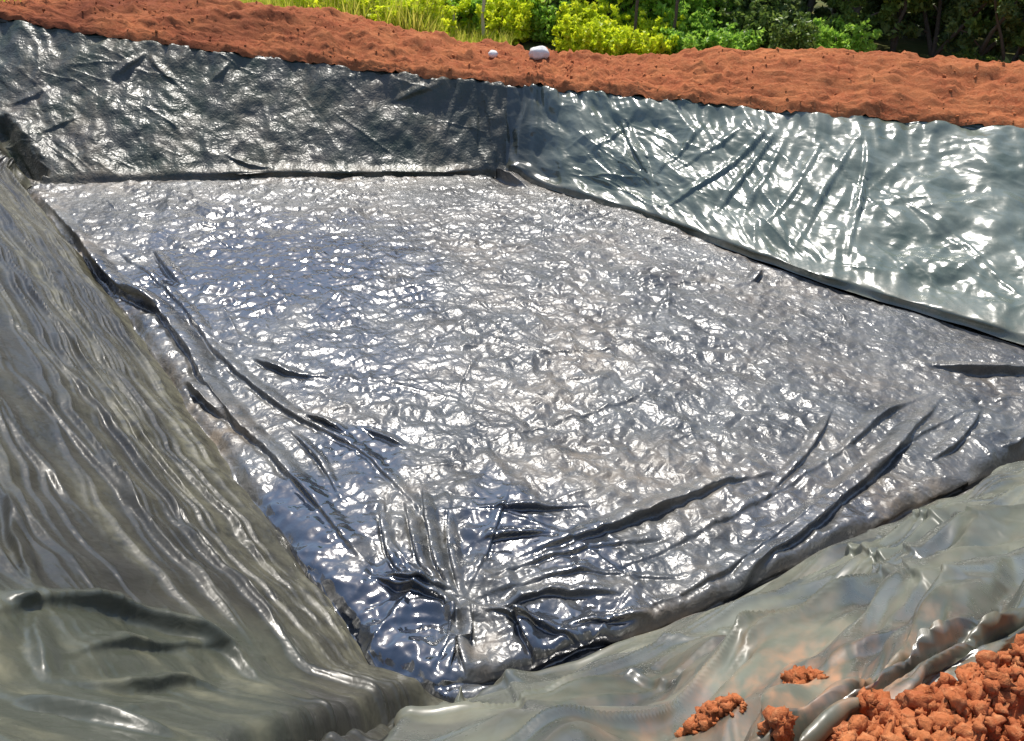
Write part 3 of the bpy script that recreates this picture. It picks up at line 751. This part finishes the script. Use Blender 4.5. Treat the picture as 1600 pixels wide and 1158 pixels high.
def gp(px, dist):
    """ground point at a given distance behind the pit for a picture column"""
    d = fw + (px - 800) / F_PX * RT - (60 - 579) / F_PX * UP; d = d / math.hypot(d[0], d[1]); return EYE[0] + d[0] * dist, EYE[1] + d[1] * dist
VEG = [
    (905, 19.3, .7, .45, ML_y, 'shrub', "lime shrub nearest the bank, just right of the dark narrow shrub", 2600, .02, 5),
    (950, 19.2, .55, .4, ML_y, 'shrub', "low yellow shrub nearest the bank left of the tall dark post", 2400, .02, 5),
    (1015, 19.2, .55, .42, ML_y, 'shrub', "low yellow shrub nearest the bank between the dark posts", 2400, .02, 5),
    (1075, 19.3, .55, .4, ML_b, 'shrub', "low bright green shrub nearest the bank right of the short dark post", 2400, .02, 5),
    (1140, 19.5, .6, .5, ML_b, 'shrub', "low green shrub nearest the bank under the thin tree", 2400, .02, 5),
    (795, 20.0, .75, .45, ML_y, 'shrub', "yellow shrub directly behind the two pale stones", 2600, .02, 5),
    (672, 19.6, .6, .45, ML_y, 'shrub', "low yellow shrub at the shortest pale stake", 2400, .02, 5),
    (510, 19.3, .8, .55, ML_y, 'shrub', "low yellow-green shrub between the two leftmost shrubs", 2600, .02, 5),
    (650, 19.6, .9, .5, ML_y, 'shrub', "yellow-green shrub left of the shortest pale stake", 2600, .02, 5),
    (600, 19.4, .75, .5, ML_y, 'shrub', "small yellow shrub in front of the bright green one in the grass", 2600, .02, 5),
    (845, 20.2, .8, .4, ML_b, 'shrub', "small bright shrub peeping over the white boulder", 2200, .02, 5),
    (470, 19.6, 1.0, .6, ML_y, 'shrub', "yellow-green shrub in the grass at the left end of the strip", 2600, .05, 5),
    (560, 20.0, 1.1, .6, ML_y, 'shrub', "yellow-green shrub in the middle of the grassy strip", 2600, .05, 5),
    (620, 21.0, 1.5, .7, ML_b, 'shrub', "bright green shrub standing behind the grassy strip", 3000, .05, 5),
    # px, dist, h, cw, mat, kind, label, leaf n, low, stems
    (690, 20.5, 1.0, .55, ML_y, 'shrub', "low yellow-green shrub behind the bank at the end of the grassy strip", 2600, .05, 5),
    (730, 22.5, 3.2, 1.3, ML_m, 'tree', "small mid green tree behind the pale post", 5000, .12, 1),
    (815, 20.3, 1.15, .55, ML_y, 'shrub', "vivid yellow-green shrub just behind the small whitish stone", 3200, .05, 5),
    (790, 23.5, 4.5, 1.5, ML_d, 'tree', "dark tree behind the vivid yellow-green shrub", 6000, .05, 1),
    (990, 20.9, 1.7, .8, ML_b, 'shrub', "broad bright green shrub filling the gap between the two dark posts", 4200, .02, 6),
    (1085, 21.0, 1.6, .6, ML_b, 'shrub', "bright green shrub at the right end of the sunlit group", 3400, .02, 6),
    (740, 20.6, .8, .5, ML_b, 'shrub', "green shrub at the foot of the pale post", 2400, .02, 5),
    (872, 20.8, 2.4, .7, ML_d, 'shrub', "dark narrow shrub directly behind the white boulder", 3800, .03, 6),
    (915, 20.0, .95, .42, ML_y, 'shrub', "lime yellow shrub right of the dark narrow shrub", 2600, .05, 5),
    (965, 19.9, .62, .5, ML_y, 'shrub', "lowest yellow shrub, left of the tall dark post", 2200, .05, 5),
    (1020, 20.1, .7, .42, ML_y, 'shrub', "yellow shrub between the two dark posts", 2200, .05, 5),
    (1070, 20.2, .85, .35, ML_b, 'shrub', "small bright green shrub right of the short dark post", 2000, .05, 5),
    (975, 21.6, 3.0, .9, ML_b, 'tree', "bright green sapling behind the tall dark post", 4600, .10, 1),
    (1050, 21.8, 2.6, .8, ML_b, 'tree', "bright green sapling behind the short dark post", 4200, .10, 1),
    (945, 23.4, 3.8, 1.3, ML_d, 'tree', "dark tree in the gap left of the bright saplings", 5200, .05, 1),
    (1120, 21.8, 3.0, .7, ML_m, 'tree', "thin mid green tree right of the bright saplings", 3600, .15, 1),
    (1170, 20.6, 1.0, .5, ML_m, 'shrub', "mid green shrub at the foot of the thin tree", 2600, .05, 5),
    (1150, 23.6, 4.6, 1.5, ML_d, 'tree', "dark tree behind the thin mid green tree", 6000, .05, 1),
    (1235, 20.3, .75, .6, ML_m, 'shrub', "low green shrub where the bank is level, right of the thin tree", 2600, .05, 5),
    (1250, 22.2, 3.6, 1.2, ML_d, 'tree', "dark leafy tree behind the level part of the bank", 6000, .08, 1),
    (1330, 21.2, 3.0, .9, ML_m, 'tree', "mid green tree with sunlit leaves above the middle of the right bank", 4800, .18, 1),
    (1310, 20.2, .7, .5, ML_b, 'shrub', "fresh green low shrub below the sunlit mid green tree", 2200, .05, 5),
    (1400, 21.4, 3.4, 1.0, ML_m, 'tree', "leaning mid green tree with bare stems below", 4200, .28, 3),
    (1390, 24.0, 5.0, 1.8, ML_d, 'tree', "large dark tree behind the leaning stems", 7000, .03, 1),
    (1465, 21.5, 3.2, 1.0, ML_d, 'tree', "dark tree with thin grey stems above the bank's shoulder", 4200, .22, 3),
    (1530, 21.0, 2.8, 1.0, ML_d, 'tree', "dark tree above the dip in the right bank", 5200, .08, 2),
    (1590, 20.6, 2.6, .9, ML_m, 'shrub', "olive shrub at the right end of the tree line", 4600, .05, 5),
    (1500, 24.2, 5.0, 1.8, ML_d, 'tree', "large dark tree at the back right", 7000, .03, 1),
    (1640, 23.5, 5.0, 1.7, ML_d, 'tree', "large dark tree at the right edge of the photo", 7000, .03, 1),
]
for i, (px_, ds_, h, cw, mt, kd, lb, n, low, st) in enumerate(VEG):
    x, y = gp(px_, ds_)
    tree(kd, kd, lb, x, y, h, cw, mt, 200 + i, n, .05 if h < 1.3 else .075, low, "shrubs behind the far bank" if kd == 'shrub' else "trees behind the far bank", st)
for i, px_ in enumerate(range(1110, 1800, 95)):
    x, y = gp(px_, 25.5 + (i % 3) * .8)
    tree("tree", "tree", "dense dark tree in the unbroken back row behind all other trees", x, y, 5.5 + (i % 4) * .5, 1.9, ML_d, 400 + i, 7000, .11, .0, "dark trees closing the view behind the others", 1)
for i, px_ in enumerate(range(520, 1110, 90)):
    x, y = gp(px_, 25.5 + (i % 3) * .8)
    tree("tree", "tree", "sunlit mid green tree in the back row left of the dark trees", x, y, 4.0 + (i % 4) * .4, 1.9, ML_m if i % 2 else ML_b, 500 + i, 7000, .11, .0, "green trees closing the view at the left", 1)
# grass strip behind the left bank
r = np.random.default_rng(77); n = 44000
gxp = np.where(r.random(n) < .85, r.uniform(-30, 690, n), r.uniform(640, 800, n)); gd = r.uniform(18.6, 27, n)
d = fw + ((gxp - 800) / F_PX)[:, None] * RT - (60 - 579) / F_PX * UP; dn = np.hypot(d[:, 0], d[:, 1])
bx = d[:, 0] / dn * gd * 1.0; by = d[:, 1] / dn * gd
keep = (gxp > 380) | (r.random(n) < .25); shortg = smooth(640, 720, gxp)[keep]
bx, by = bx[keep], by[keep]; n = len(bx)
bz = np.array([gzat(a, b) for a, b in zip(bx, by)])
hgt_ = r.uniform(.35, 1.05, n) * (1 - .62 * shortg) * (1 + .3 * noise(bx, by, 3)); an = r.uniform(0, 6.283, n); ln = r.normal(0, .22, (n, 2)) * hgt_[:, None]; wd = r.uniform(.008, .02, n)
c, s = np.cos(an) * wd, np.sin(an) * wd
P0 = np.stack([bx - c, by - s, bz], -1); P1 = np.stack([bx + c, by + s, bz], -1)
P2 = np.stack([bx + c * .7 + ln[:, 0] * .4, by + s * .7 + ln[:, 1] * .4, bz + hgt_ * .6], -1); P3 = np.stack([bx - c * .7 + ln[:, 0] * .4, by - s * .7 + ln[:, 1] * .4, bz + hgt_ * .6], -1)
P4 = np.stack([bx + ln[:, 0], by + ln[:, 1], bz + hgt_], -1); P5 = P4 + [.003, 0, 0]
Vg = np.stack([P0, P1, P2, P3, P4, P5], 1).reshape(-1, 3); i6 = np.arange(n)[:, None] * 6
Fg = np.concatenate([i6 + [0, 1, 2, 3], i6 + [3, 2, 4, 5]])
ML_g = leaf_mat("dry_grass", (.42, .52, .03), (.70, .62, .14), .5)
tag(mesh_obj("grass", Vg, Fg, ML_g, None, False, {"tone": np.repeat(r.random(n), 6)}), "yellow-green grass growing behind the far bank, tallest at the left", "grass", kind="stuff")
# posts
def post(px_, dist, h, rad, mat, label, seed):
    x, y = gp(px_, dist); z = gzat(x, y) - .1; r = np.random.default_rng(seed)
    P = [np.array([0, 0, t * h]) + np.array([*r.normal(0, .012, 2), 0]) for t in np.linspace(0, 1, 8)]
    v, f = tube(P, np.linspace(rad, rad * .85, 8) * r.uniform(.92, 1.08, 8), 10)
    cap = np.arange(len(v) - 10, len(v)); f2 = [(cap[0], cap[k], cap[k + 1], cap[k + 1]) for k in range(1, 9)]
    o = mesh_obj("post", v, f, mat); o.location = (x, y, z); tag(o, label, "post", "wooden posts behind the far bank")
post(990, 19.5, 2.6, .035, M_bark, "tall thin dark post among bright green saplings", 1)
post(1051, 19.5, 1.3, .035, M_bark, "short dark post right of the tall dark one", 2)
post(755, 19.6, 1.6, .04, M_pale, "pale yellowish post at the end of the grass strip", 3)
post(708, 19.6, .85, .03, M_pale, "shortest pale stake left of the pale post", 4)
